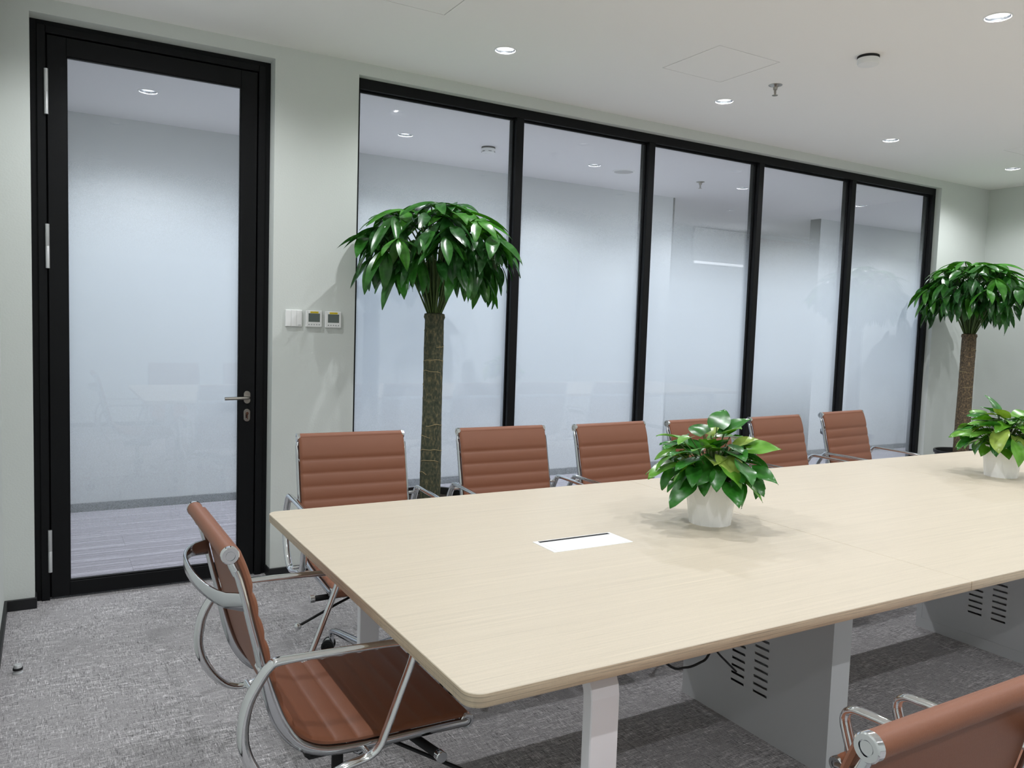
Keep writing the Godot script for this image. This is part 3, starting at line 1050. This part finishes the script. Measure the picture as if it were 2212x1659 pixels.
func make_chair_meshes() -> Array:
	var line := chair_line()
	var total := 0.0
	var cut := 0.0
	for i in range(1, line.size()):
		total += line[i].distance_to(line[i - 1])
		if line[i].y > 0.52:
			cut = total
	var half := 0.214
	var out := []
	var stb := MB.new()
	var stseat := MB.new()
	var rib := 0.0515
	var back := upholstery(line, 0.0, cut, 0.088, rib, 0.0, half, 0.010, 0.007, stb)
	back.lathe([Vector2(0, -half), Vector2(0.0165, -half), Vector2(0.0165, half), Vector2(0, half)], Vector3(-0.294, 0.889, 0), Basis(Vector3.RIGHT, PI / 2), 24)
	var first := 0.088
	while first < cut:
		first += rib
	var seat := upholstery(line, cut, total, first - rib, rib, 0.0, half, 0.009, 0.007, stseat)
	seat.lathe([Vector2(0, -half), Vector2(0.0165, -half), Vector2(0.0165, half), Vector2(0, half)], Vector3(0.236, 0.437, 0), Basis(Vector3.RIGHT, PI / 2), 24)
	out.append(["backrest", back, "leather", [["stitching", stb, "thread"]]])
	out.append(["seat", seat, "leather", [["stitching", stseat, "thread"]]])
	# rails behind the pad edge
	for s in [-1.0, 1.0]:
		var path := []
		var sc := []
		for i in range(6, line.size(), 3):
			var a: Vector2 = line[maxi(i - 1, 0)]
			var b: Vector2 = line[mini(i + 1, line.size() - 1)]
			var t := (b - a).normalized()
			var p: Vector2 = line[i] - Vector2(-t.y, t.x) * 0.0145
			path.append(Vector3(p.x, p.y, (half + 0.004) * s))
			sc.append(Vector2(1, 0.75 + 0.9 * exp(-pow((p.y - 0.55) / 0.1, 2))))
		var m := MB.new()
		m.sweep(path, [Vector2(-0.006, -0.008), Vector2(0.006, -0.008), Vector2(0.0075, 0.0), Vector2(0.006, 0.008), Vector2(-0.006, 0.008), Vector2(-0.0075, 0.0)], Vector3.BACK, false, sc)
		m.tube([Vector3(-0.293, 0.876, (half - 0.003) * s), Vector3(-0.290, 0.866, (half + 0.001) * s), Vector3(-0.283, 0.85, (half + 0.004) * s)], 0.007, Vector3.BACK, 8)
		out.append(["side_rail", m, "polished", []])
		var c1 := MB.new()
		cap(c1, Vector3(-0.294, 0.889, half * s), s, 0.0175)
		out.append(["end_cap", c1, "chrome", []])
		var c2 := MB.new()
		cap(c2, Vector3(0.236, 0.437, half * s), s, 0.0175)
		out.append(["end_cap", c2, "chrome", []])
		# arm: a closed loop from the back rail over the elbow rest to the seat rail
		var arm := catmull([Vector2(-0.205, 0.679), Vector2(-0.10, 0.678), Vector2(0.03, 0.674), Vector2(0.066, 0.668), Vector2(0.079, 0.650), Vector2(0.072, 0.620), Vector2(0.045, 0.550), Vector2(0.018, 0.480), Vector2(0.004, 0.452), Vector2(-0.022, 0.436), Vector2(-0.07, 0.428), Vector2(-0.125, 0.412), Vector2(-0.170, 0.405), Vector2(-0.208, 0.417), Vector2(-0.246, 0.456), Vector2(-0.270, 0.503), Vector2(-0.277, 0.550), Vector2(-0.267, 0.606), Vector2(-0.243, 0.650), Vector2(-0.226, 0.671)], 5, true)
		var ap := []
		var asc := []
		for p in arm:
			ap.append(Vector3(p.x, p.y, (half + 0.046) * s))
			asc.append(Vector2(1.0, 1.0 + 0.55 * clampf((-0.18 - p.x) / 0.08, 0, 1)))
		var sec := []
		for k in 10:
			sec.append(Vector2(cos(TAU * k / 10) * 0.0125, sin(TAU * k / 10) * 0.0075))
		var am := MB.new()
		am.sweep(ap, sec, Vector3.BACK, true, asc)
		for q in [Vector2(-0.236, 0.655), Vector2(-0.016, 0.437), Vector2(-0.16, 0.413)]:
			am.tube([Vector3(q.x, q.y, (half - 0.01) * s), Vector3(q.x, q.y, (half + 0.046) * s)], 0.007, Vector3.UP, 8)
		out.append(["armrest", am, "chrome", []])
	# handle bow behind the back, and the brace under the seat
	var bow := MB.new()
	var bp := []
	var bs := []
	for k in 21:
		var a := lerpf(-1.0, 1.0, k / 20.0)
		bp.append(Vector3(-0.264 - 0.074 * sqrt(maxf(0.0, 1.0 - pow(absf(a), 2.2))), 0.792 + 0.012 * (1.0 - a * a), (half + 0.003) * a))
		bs.append(Vector2(1, 1) * (1.0 + 0.5 * pow(absf(a), 6.0)))
	bow.sweep(bp, [Vector2(-0.011, -0.004), Vector2(0.011, -0.004), Vector2(0.013, 0.0), Vector2(0.011, 0.004), Vector2(-0.011, 0.004), Vector2(-0.013, 0.0)], Vector3.UP, false, bs)
	out.append(["handle_bow", bow, "polished", []])
	var br := MB.new()
	bp = []
	for k in 13:
		var a := lerpf(-1.0, 1.0, k / 12.0)
		bp.append(Vector3(0.02, 0.430 - 0.050 * (1.0 - a * a * a * a), half * a))
	br.sweep(bp, [Vector2(-0.03, -0.006), Vector2(0.03, -0.006), Vector2(0.034, 0.0), Vector2(0.03, 0.006), Vector2(-0.03, 0.006), Vector2(-0.034, 0.0)], Vector3.RIGHT)
	out.append(["seat_brace", br, "polished", []])
	# tilt mechanism, lever, column
	var me := MB.new()
	me.box(Vector3(0.0, 0.365, 0), Vector3(0.19, 0.045, 0.13), 0.01)
	me.tube([Vector3(0.11, 0.385, 0.0), Vector3(0.135, 0.392, 0.17), Vector3(0.15, 0.395, 0.255)], 0.0105, Vector3.UP, 10)
	var kn := MB.new()
	kn.lathe([Vector2(0, 0), Vector2(0.013, 0.001), Vector2(0.0135, 0.016), Vector2(0.012, 0.018), Vector2(0, 0.018)], Vector3(0.15, 0.395, 0.250), Basis(Vector3.RIGHT, PI / 2), 16)
	out.append(["tilt_mechanism", me, "black_rubber", [["tension_knob", kn, "chrome"]]])
	var lv := MB.new()
	lv.tube([Vector3(0.05, 0.375, 0.03), Vector3(0.14, 0.362, 0.17), Vector3(0.240, 0.345, 0.318)], 0.0045, Vector3.UP, 8)
	var ball := MB.new()
	var bprof := []
	for k in 9:
		bprof.append(Vector2(sin(PI * k / 8) * 0.0125, -cos(PI * k / 8) * 0.0125))
	ball.lathe(bprof, Vector3(0.247, 0.344, 0.329), Basis.IDENTITY, 14)
	out.append(["height_lever", lv, "black_rubber", [["knob", ball, "chrome"]]])
	var col := MB.new()
	col.lathe([Vector2(0, 0.10), Vector2(0.026, 0.10), Vector2(0.026, 0.225), Vector2(0.024, 0.23), Vector2(0.014, 0.23), Vector2(0.014, 0.35), Vector2(0, 0.35)], Vector3.ZERO, Basis.IDENTITY, 18)
	out.append(["gas_column", col, "black_rubber", []])
	var hub := MB.new()
	hub.lathe([Vector2(0, 0.085), Vector2(0.034, 0.085), Vector2(0.036, 0.095), Vector2(0.034, 0.135), Vector2(0.030, 0.14), Vector2(0, 0.14)], Vector3.ZERO, Basis.IDENTITY, 20)
	var legs := []
	for k in 5:
		var a := PI / 2 + TAU * k / 5 + 0.12
		var d := Vector3(cos(a), 0, sin(a))
		var side := d.cross(Vector3.UP).normalized()
		var lm := MB.new()
		lm.sweep([d * 0.028 + Vector3.UP * 0.117, d * 0.12 + Vector3.UP * 0.112, d * 0.25 + Vector3.UP * 0.100, d * 0.300 + Vector3.UP * 0.093, d * 0.317 + Vector3.UP * 0.082, d * 0.320 + Vector3.UP * 0.064],
			[Vector2(-0.014, -0.010), Vector2(0.014, -0.010), Vector2(0.016, 0.0), Vector2(0.011, 0.010), Vector2(-0.011, 0.010), Vector2(-0.016, 0.0)], side, false, [Vector2(1.25, 1.4), Vector2(1.05, 1.1), Vector2(0.9, 0.85), Vector2(0.85, 0.85), Vector2(0.8, 0.85), Vector2(0.75, 0.8)])
		legs.append(["base_leg", lm, "polished"])
	out.append(["base_hub", hub, "polished", legs])
	for k in 5:
		var a := PI / 2 + TAU * k / 5 + 0.12
		var d := Vector3(cos(a), 0, sin(a))
		var turn := a + 0.9 + k * 1.3
		var c := d * 0.32
		var roll := Vector3(cos(turn), 0, sin(turn))
		var ax := roll.cross(Vector3.UP).normalized()
		var basis := Basis(roll, ax, roll.cross(ax)).orthonormalized()
		var fork := MB.new()
		fork.lathe([Vector2(0, 0.036), Vector2(0.010, 0.036), Vector2(0.010, 0.066), Vector2(0, 0.066)], c, Basis.IDENTITY, 10)
		fork.lathe([Vector2(0, -0.009), Vector2(0.022, -0.009), Vector2(0.022, 0.009), Vector2(0, 0.009)], c - roll * 0.012 + Vector3.UP * 0.030, basis, 14)
		var wheels := []
		for s in [-1.0, 1.0]:
			var wm := MB.new()
			wm.lathe([Vector2(0, -0.008), Vector2(0.020, -0.008), Vector2(0.026, -0.006), Vector2(0.0265, 0.0), Vector2(0.026, 0.006), Vector2(0.018, 0.008), Vector2(0.016, 0.005), Vector2(0.006, 0.005), Vector2(0.005, 0.008), Vector2(0, 0.008)], c - roll * 0.012 + Vector3.UP * 0.0265 + ax * 0.019 * s, basis, 18)
			wheels.append(["wheel", wm, "black_rubber"])
		out.append(["caster", fork, "polished", wheels])
	for e in out:
		e[1] = e[1].mesh()
		for s in e[3]:
			s[1] = s[1].mesh()
	return out

func chair(at: Vector2, turn: float, label: String) -> void:
	var t := thing("office_chair", label, "chair", Vector3(at.x, 0, at.y), turn, "brown leather conference chairs")
	for e in chair_parts:
		var o := obj(e[0], e[1], M[e[2]], t)
		for s in e[3]:
			obj(s[0], s[1], M[s[2]], o)

func build_chairs() -> void:
	chair_parts = make_chair_meshes()
	chair(Vector2(0.600, 2.340), 0.0, "brown leather chair with chrome arms at the short end of the table")
	var far := [[1.060, 1.063, 2.5, "brown ribbed leather chair left of the nearer potted tree"], [1.745, 1.078, 1.0, "brown ribbed leather chair right of the nearer potted tree"],
		[2.334, 1.092, -3.5, "brown ribbed leather chair third from the door along the glass"], [2.902, 1.085, -3.5, "brown ribbed leather chair half hidden behind the nearer table plant"],
		[3.470, 1.088, -5.0, "brown ribbed leather chair just right of the nearer table plant"], [4.145, 1.003, -6.0, "brown ribbed leather chair farthest along the glass wall"]]
	for c in far:
		var a := deg_to_rad(c[2])
		var th := -PI / 2 - a
		# the top bar sits 0.294 behind the axis
		var fwd := Vector2(cos(th), -sin(th))
		var p := Vector2(c[0], c[1]) + fwd * 0.294
		chair(p, th, c[3])
	chair(Vector2(1.018, 3.302), PI / 2, "brown leather chair seen from behind in the bottom corner of the photo")
	chair(Vector2(1.675, 3.315), PI / 2, "brown leather chair beyond the one seen from behind, mostly out of frame")

# ---------------------------------------------------------------- plants
func leaf_mesh(length: float, width: float, droop: float, fold: float, heart: bool, wave: float) -> ArrayMesh:
	# a blade from its base at the origin along +x, its face up
	var m := MB.new()
	var n := 7
	var rows := []
	for i in n + 1:
		var t := float(i) / n
		var w := 0.0
		if heart:
			w = width * pow(clampf(sin(PI * pow(t * 0.93 + 0.07, 0.62)), 0, 1), 0.75)
			if i == n:
				w = 0.0
		else:
			w = width * pow(clampf(sin(PI * pow(t, 0.9)), 0, 1), 0.85) + 0.0008
		var row := []
		for k in [-1.0, -0.55, 0.0, 0.55, 1.0]:
			var x := t * length
			if heart and absf(k) > 0.1 and t < 0.2:
				x -= length * 0.10 * absf(k) * (1.0 - t / 0.2)
			row.append(Vector3(x, -droop * length * t * t + fold * absf(k) * w + wave * sin(t * 7.0 + k * 2.0) * width * 0.25 * absf(k), k * w))
		rows.append(row)
	for i in n:
		for k in 4:
			m.quad(rows[i][k], rows[i][k + 1], rows[i + 1][k + 1], rows[i + 1][k], 1)
	return m.mesh()

func build_trees() -> void:
	var leafs := []
	var r := RandomNumberGenerator.new()
	r.seed = 77
	for k in 6:
		leafs.append(leaf_mesh(0.215, r.randf_range(0.029, 0.036), r.randf_range(0.12, 0.36), r.randf_range(0.12, 0.3), false, r.randf_range(0.1, 0.5)))
	tree(Vector3(1.735, 0, 0.36), 1.388, 0.049, 0.055, "money tree with dark green trunk behind the first two chairs", "bark_a", 101, leafs, 1.0, 0.2)
	tree(Vector3(6.43, 0, 0.42), 1.395, 0.052, 0.058, "money tree with brown trunk standing in the far corner", "bark_b", 202, leafs, 1.04, 1.7)

func tree(at: Vector3, top: float, rt: float, rb: float, label: String, bark: String, seed_: int, leafs: Array, size: float, turn: float) -> void:
	var t := thing("money_tree", label, "potted tree", at, 0, "potted money trees")
	var r := RandomNumberGenerator.new()
	r.seed = seed_
	var pot := MB.new()
	pot.lathe([Vector2(0, 0), Vector2(0.150, 0), Vector2(0.155, 0.008), Vector2(0.188, 0.43), Vector2(0.198, 0.435), Vector2(0.200, 0.455), Vector2(0.196, 0.46), Vector2(0.184, 0.458), Vector2(0.180, 0.42), Vector2(0, 0.42)], Vector3.ZERO, Basis.IDENTITY, 40)
	var po := obj("pot", pot, M.pot_black, t)
	obj("soil", MB.new().lathe([Vector2(0, 0.421), Vector2(0.181, 0.421), Vector2(0.12, 0.431), Vector2(0, 0.436)], Vector3.ZERO, Basis.IDENTITY, 24), M.soil, po)
	var prof := [Vector2(0, 0.40), Vector2(rb * 1.08, 0.40)]
	var y := 0.43
	var scars := []
	while y < top - 0.03:
		var f := (y - 0.43) / (top - 0.43)
		var rad := lerpf(rb, rt, f) * (1.0 + 0.02 * sin(f * 9.0) + r.randf_range(-0.012, 0.012))
		prof.append(Vector2(rad, y))
		prof.append(Vector2(rad * 0.985, y + 0.012))
		if r.randf() < 0.8:
			scars.append([y + 0.006, rad, r.randf() * TAU, r.randf_range(0.5, 1.9)])
		y += r.randf_range(0.045, 0.10)
	prof.append(Vector2(rt, top - 0.02))
	prof.append(Vector2(rt * 1.12, top - 0.005))
	prof.append(Vector2(rt * 1.05, top + 0.012))
	prof.append(Vector2(rt * 0.5, top + 0.02))
	prof.append(Vector2(0, top + 0.02))
	var tr := obj("trunk", MB.new().lathe(prof, Vector3.ZERO, Basis.IDENTITY, 28), M[bark], t)
	for s in scars:
		var path := []
		for k in 9:
			var a: float = s[2] + s[3] * (k / 8.0 - 0.5) * 2.0
			path.append(Vector3(cos(a) * s[1], s[0] + 0.006 * cos((k / 8.0 - 0.5) * PI * 1.4) + 0.002 * sin(a * 5.0), sin(a) * s[1]))
		obj("leaf_scar", MB.new().tube(path, 0.0019, Vector3.UP, 5), M.scar, tr)
	# palmate leaves on long stalks, in three tiers spread like an umbrella
	var n := 59
	for i in n:
		var tier := 0 if i < 18 else (1 if i < 42 else 2)
		var f := (i + 0.5) / 18.0 if tier == 0 else ((i - 17.5) / 24.0 if tier == 1 else (i - 41.5) / 17.0)
		var ang := i * 2.39996 + turn + r.randf_range(-0.2, 0.2)
		var rho := 0.0
		var hy := top
		if tier == 0:
			rho = 0.235 * sqrt(f)
			hy += 0.585 - 0.10 * f + r.randf_range(-0.02, 0.02)
		elif tier == 1:
			rho = 0.24 + 0.13 * f
			hy += 0.475 - 0.12 * f + r.randf_range(-0.03, 0.03)
		else:
			rho = 0.17 + 0.16 * r.randf()
			hy += 0.24 + 0.10 * r.randf()
		rho *= size
		var out := Vector3(cos(ang), 0, sin(ang))
		var hub := out * rho + Vector3.UP * hy
		if at.z + hub.z < 0.14:
			hub.z = 0.14 - at.z
		var foot := out * rt * 0.75 * clampf(rho / 0.36, 0.1, 1.0) + Vector3.UP * (top + 0.012)
		var mid := foot.lerp(hub, 0.5) + Vector3.UP * 0.06 - out * 0.03
		var path := catmull([foot, foot.lerp(mid, 0.5) + Vector3.UP * 0.015, mid, hub], 3)
		var st := obj("leaf_stalk", MB.new().tube(path, 0.0038, out.cross(Vector3.UP), 6), M.stem, t)
		var lm: StandardMaterial3D = [M.leaf_a, M.leaf_b, M.leaf_c, M.leaf_a][r.randi() % 4]
		if tier == 0 and r.randf() < 0.5:
			lm = M.leaf_b
		var count := 5
		for k in count:
			var spread := (k - (count - 1) * 0.5) / (count - 1) * 2.0
			var yaw := spread * 2.1 + r.randf_range(-0.16, 0.16)
			var d := out.rotated(Vector3.UP, yaw)
			# outer leaves hang more
			var down: float = [r.randf_range(0.02, 0.42), r.randf_range(0.30, 0.85), r.randf_range(0.70, 1.25)][tier]
			var fwd := (d * cos(down) - Vector3.UP * sin(down)).normalized()
			var up := (Vector3.UP * cos(down) + d * sin(down)).normalized()
			up = up.rotated(fwd, r.randf_range(-0.35, 0.35))
			var sd := fwd.cross(up).normalized()
			var sc := r.randf_range(0.78, 1.12) * (1.0 - 0.22 * absf(spread)) * size
			var tip := at + hub + fwd * 0.20 * sc
			if tip.z < 0.03 or tip.x > XR - 0.03:
				sc *= 0.55
			var o := obj("leaflet", leafs[r.randi() % leafs.size()], lm, st)
			o.transform = Transform3D(Basis(fwd * sc, up * sc, sd * sc), hub)
	inner_foliage(t, leafs[2], r, top, at)

func inner_foliage(t: Node, leaf: Mesh, r: RandomNumberGenerator, top: float, at: Vector3) -> void:
	# the small crowded leaves inside the crown, past the ones that are parts of their own
	var spots := []
	for i in 170:
		var ang := r.randf() * TAU
		var rho := 0.08 + 0.27 * sqrt(r.randf())
		var hub := Vector3(cos(ang) * rho, top + 0.25 + 0.27 * r.randf() * (1.0 - rho), sin(ang) * rho)
		if at.z + hub.z < 0.16:
			continue
		var d := Vector3(cos(ang), 0, sin(ang)).rotated(Vector3.UP, r.randf_range(-1.4, 1.4))
		var down := r.randf_range(0.3, 1.2)
		var fwd := (d * cos(down) - Vector3.UP * sin(down)).normalized()
		var up := (Vector3.UP * cos(down) + d * sin(down)).normalized().rotated(fwd, r.randf_range(-0.5, 0.5))
		var sc := r.randf_range(0.45, 0.8)
		if at.z + hub.z + fwd.z * 0.215 * sc < 0.03 or at.x + hub.x + fwd.x * 0.215 * sc > XR - 0.03:
			continue
		spots.append(Transform3D(Basis(fwd * sc, up * sc, fwd.cross(up).normalized() * sc), hub))
	var mm := MultiMesh.new()
	mm.transform_format = MultiMesh.TRANSFORM_3D
	mm.mesh = leaf
	mm.instance_count = spots.size()
	for i in spots.size():
		mm.set_instance_transform(i, spots[i])
	var o := MultiMeshInstance3D.new()
	o.name = "inner_foliage"
	o.multimesh = mm
	o.material_override = M.leaf_c
	o.set_meta("kind", "stuff")
	t.add_child(o)

func build_pothos() -> void:
	var leafs := []
	var r := RandomNumberGenerator.new()
	r.seed = 55
	for k in 6:
		leafs.append(leaf_mesh(0.105, r.randf_range(0.036, 0.044), r.randf_range(0.05, 0.30), r.randf_range(0.05, 0.32), true, r.randf_range(0.2, 0.6)))
	pothos(Vector3(1.820, TY, 2.303), "bushy green pothos in white faceted pot nearer along the table", 303, leafs, 0.4)
	pothos(Vector3(3.715, TY, 2.180), "bushy green pothos in white faceted pot farther along the table", 404, leafs, 2.1)

func pothos(at: Vector3, label: String, seed_: int, leafs: Array, turn: float) -> void:
	var t := thing("potted_pothos", label, "potted plant", at, turn, "pothos plants on the table")
	var r := RandomNumberGenerator.new()
	r.seed = seed_
	var pot := MB.new()
	# facets: rings of points joined by flat triangles
	var n := 14
	var rings := [[0.066, 0.0, 0.0], [0.074, 0.068, 0.5], [0.083, 0.128, 0.0], [0.085, 0.140, 0.0]]
	for i in 3:
		var a = rings[i]
		var b = rings[i + 1]
		for k in n:
			var f := func(ring, j): return Vector3(cos(TAU * (j + ring[2]) / n) * ring[0], ring[1], sin(TAU * (j + ring[2]) / n) * ring[0])
			var p0: Vector3 = f.call(a, k)
			var p1: Vector3 = f.call(a, k + 1)
			var q0: Vector3 = f.call(b, k)
			var q1: Vector3 = f.call(b, k + 1)
			if b[2] > a[2]:
				pot.tri(p0, p1, q0, -1)
				pot.tri(p1, q1, q0, -1)
			else:
				pot.tri(p0, p1, q1, -1)
				pot.tri(p0, q1, q0, -1)
	pot.fix(0)
	pot.lathe([Vector2(0.083, 0.136), Vector2(0.086, 0.137), Vector2(0.0865, 0.142), Vector2(0.084, 0.144), Vector2(0.079, 0.142), Vector2(0.077, 0.12), Vector2(0, 0.12)], Vector3.ZERO, Basis.IDENTITY, 28)
	pot.lathe([Vector2(0, 0.0), Vector2(0.0655, 0.0), Vector2(0.0655, 0.002), Vector2(0, 0.002)], Vector3.ZERO, Basis.IDENTITY, 14)
	var po := obj("pot", pot, M.pot_white, t)
	obj("soil", MB.new().lathe([Vector2(0, 0.122), Vector2(0.077, 0.122), Vector2(0.05, 0.130), Vector2(0, 0.132)], Vector3.ZERO, Basis.IDENTITY, 18), M.soil, po)
	var count := 96
	for i in count:
		var f := (i + 0.5) / count
		var ang := i * 2.39996
		var el := asin(clampf(1.0 - 1.12 * f, -0.2, 1.0)) + r.randf_range(-0.12, 0.12)
		var dir := Vector3(cos(ang) * cos(el), sin(el), sin(ang) * cos(el))
		var rad := r.randf_range(0.095, 0.150)
		var base := Vector3(0, 0.165, 0) + Vector3(dir.x * rad, dir.y * rad * 0.95, dir.z * rad)
		if i % 3 == 1:
			base = base.lerp(Vector3(0, 0.165, 0), 0.38)
		var out := Vector3(cos(ang), 0, sin(ang)).rotated(Vector3.UP, r.randf_range(-0.6, 0.6))
		var down := clampf(-0.35 + 1.2 * f + r.randf_range(-0.45, 0.4), -0.8, 1.2)
		if i < 5:
			down = r.randf_range(-1.0, -0.2)
		var fwd := (out * cos(down) - Vector3.UP * sin(down)).normalized()
		var up := (Vector3.UP * cos(down) + out * sin(down)).normalized().rotated(fwd, r.randf_range(-0.5, 0.5))
		var sd := fwd.cross(up).normalized()
		var sc := r.randf_range(0.62, 1.05)
		var tip := base + fwd * 0.105 * sc
		if tip.y < 0.012:
			base.y += 0.015 - tip.y
		var lm: StandardMaterial3D = M.pothos_a
		var q := r.randf()
		if q < 0.36:
			lm = M.pothos_b
		elif q < 0.47:
			lm = M.pothos_c
		var o := obj("leaf", leafs[r.randi() % leafs.size()], lm, t)
		o.transform = Transform3D(Basis(fwd * sc, up * sc, sd * sc), base)
		var foot := Vector3(cos(ang) * 0.035 * sqrt(f), 0.126, sin(ang) * 0.035 * sqrt(f))
		var mid := foot.lerp(base, 0.55) + Vector3.UP * 0.03 * (1.0 - f)
		obj("stem", MB.new().tube([foot, foot.lerp(mid, 0.6) + Vector3.UP * 0.008, mid, base], 0.0019, out.cross(Vector3.UP), 5), M.stem, t)

# ---------------------------------------------------------------- on the wall and floor
func build_wall_items() -> void:
	var s := thing("light_switch", "white three-gang light switch on the wall beside the door", "light switch", Vector3(1.104, 1.354, 0))
	obj("plate", span(MB.new(), -0.043, 0.043, -0.043, 0.043, 0.0, 0.007, 0.0015), M.white_plastic, s)
	for k in 3:
		var x := -0.042 + k * 0.028
		var m := MB.new()
		var tilt := 0.0 if k < 2 else 0.03
		m.box(Vector3(x + 0.014, 0, 0.0085), Vector3(0.0272, 0.083, 0.005), 0.001, Basis(Vector3.RIGHT, -0.02 + tilt))
		obj("rocker", m, M.white_plastic, s)
	obj("maker_mark", span(MB.new(), 0.021, 0.036, -0.0355, -0.0335, 0.0085, 0.0118), M.icon, s)
	var names := ["white thermostat with yellow sticker next to the light switch", "white thermostat with yellow sticker next to the window frame"]
	for i in 2:
		var t := thing("thermostat", names[i], "thermostat", Vector3([1.2085, 1.3115][i], [1.354, 1.3525][i], 0), 0, "thermostats on the wall")
		obj("housing", span(MB.new(), -0.043, 0.043, -0.043, 0.043, 0.0, 0.014, 0.003), M.white_plastic, t)
		obj("display", span(MB.new(), -0.030, 0.030, -0.016, 0.028, 0.012, 0.0146), M.screen, t)
		for k in 5:
			obj("button", MB.new().lathe([Vector2(0, 0), Vector2(0.0033, 0), Vector2(0.003, 0.001), Vector2(0, 0.001)], Vector3(-0.027 + k * 0.0135, -0.030, 0.0138), Basis(Vector3.RIGHT, PI / 2), 10), M.icon, t)
		obj("sticker", span(MB.new(), -0.021, 0.022, 0.029, 0.0385, 0.0135, 0.0148), sticker_mat(), t, "yellow sticker with small dark print")

func sticker_mat() -> StandardMaterial3D:
	if M.has("sticker"):
		return M.sticker
	# a row of small dark characters on yellow, too fine in the photograph to be read
	var im := Image.create(128, 32, false, Image.FORMAT_RGB8)
	im.fill(Color8(226, 200, 40))
	var r := RandomNumberGenerator.new()
	r.seed = 3
	for k in 8:
		var x := 8 + k * 14
		for q in 5:
			if r.randf() < 0.5:
				im.fill_rect(Rect2i(x + r.randi() % 4, 8 + r.randi() % 14, 6, 2), Color8(40, 36, 20))
			else:
				im.fill_rect(Rect2i(x + r.randi() % 8, 8 + r.randi() % 6, 2, 10), Color8(40, 36, 20))
	var m := mat(Color.WHITE, 0.5)
	m.albedo_texture = ImageTexture.create_from_image(im)
	m.uv1_triplanar = true
	m.uv1_scale = Vector3(1.0 / 0.043, 1.0 / 0.0095, 1.0)
	m.uv1_offset = Vector3(0.488, -3.05, 0)
	M.sticker = m
	return m

func build_small() -> void:
	var d := thing("door_stop", "small chrome door stop on the carpet near the side wall", "door stop", Vector3(-0.100, 0, 0.735))
	obj("post", MB.new().lathe([Vector2(0, 0), Vector2(0.017, 0), Vector2(0.017, 0.004), Vector2(0.014, 0.006), Vector2(0.014, 0.030), Vector2(0.012, 0.033), Vector2(0, 0.034)], Vector3.ZERO, Basis.IDENTITY, 20), M.hinge, d)
	obj("rubber_ring", MB.new().lathe([Vector2(0.013, 0.012), Vector2(0.0165, 0.013), Vector2(0.0165, 0.021), Vector2(0.013, 0.022), Vector2(0.013, 0.012)], Vector3.ZERO, Basis.IDENTITY, 20), M.black_rubber, d)
	var c := thing("power_cable", "black power cable hanging in a loop below the table edge", "cable", Vector3(1.31, 0.728, 2.36))
	obj("cable", MB.new().tube(catmull([Vector3(0, 0, 0), Vector3(0.06, -0.16, 0.08), Vector3(0.18, -0.301, 0.14), Vector3(0.25, -0.326, 0.14), Vector3(0.303, -0.323, 0.14), Vector3(0.338, -0.306, 0.14), Vector3(0.39, -0.24, 0.12), Vector3(0.46, -0.06, 0.05), Vector3(0.50, -0.004, 0.0)], 6), 0.0035, Vector3.BACK, 8), M.black_rubber, c)
	c = thing("power_cable", "black cable end hanging in front of the slotted pedestal vents", "cable", Vector3(1.31, 0.728, 2.36))
	obj("cable", MB.new().tube(catmull([Vector3(0.05, 0, 0.02), Vector3(0.18, -0.12, 0.10), Vector3(0.30, -0.22, 0.14), Vector3(0.37, -0.300, 0.14), Vector3(0.414, -0.341, 0.14), Vector3(0.455, -0.378, 0.14)], 6), 0.003, Vector3.BACK, 8), M.black_rubber, c)
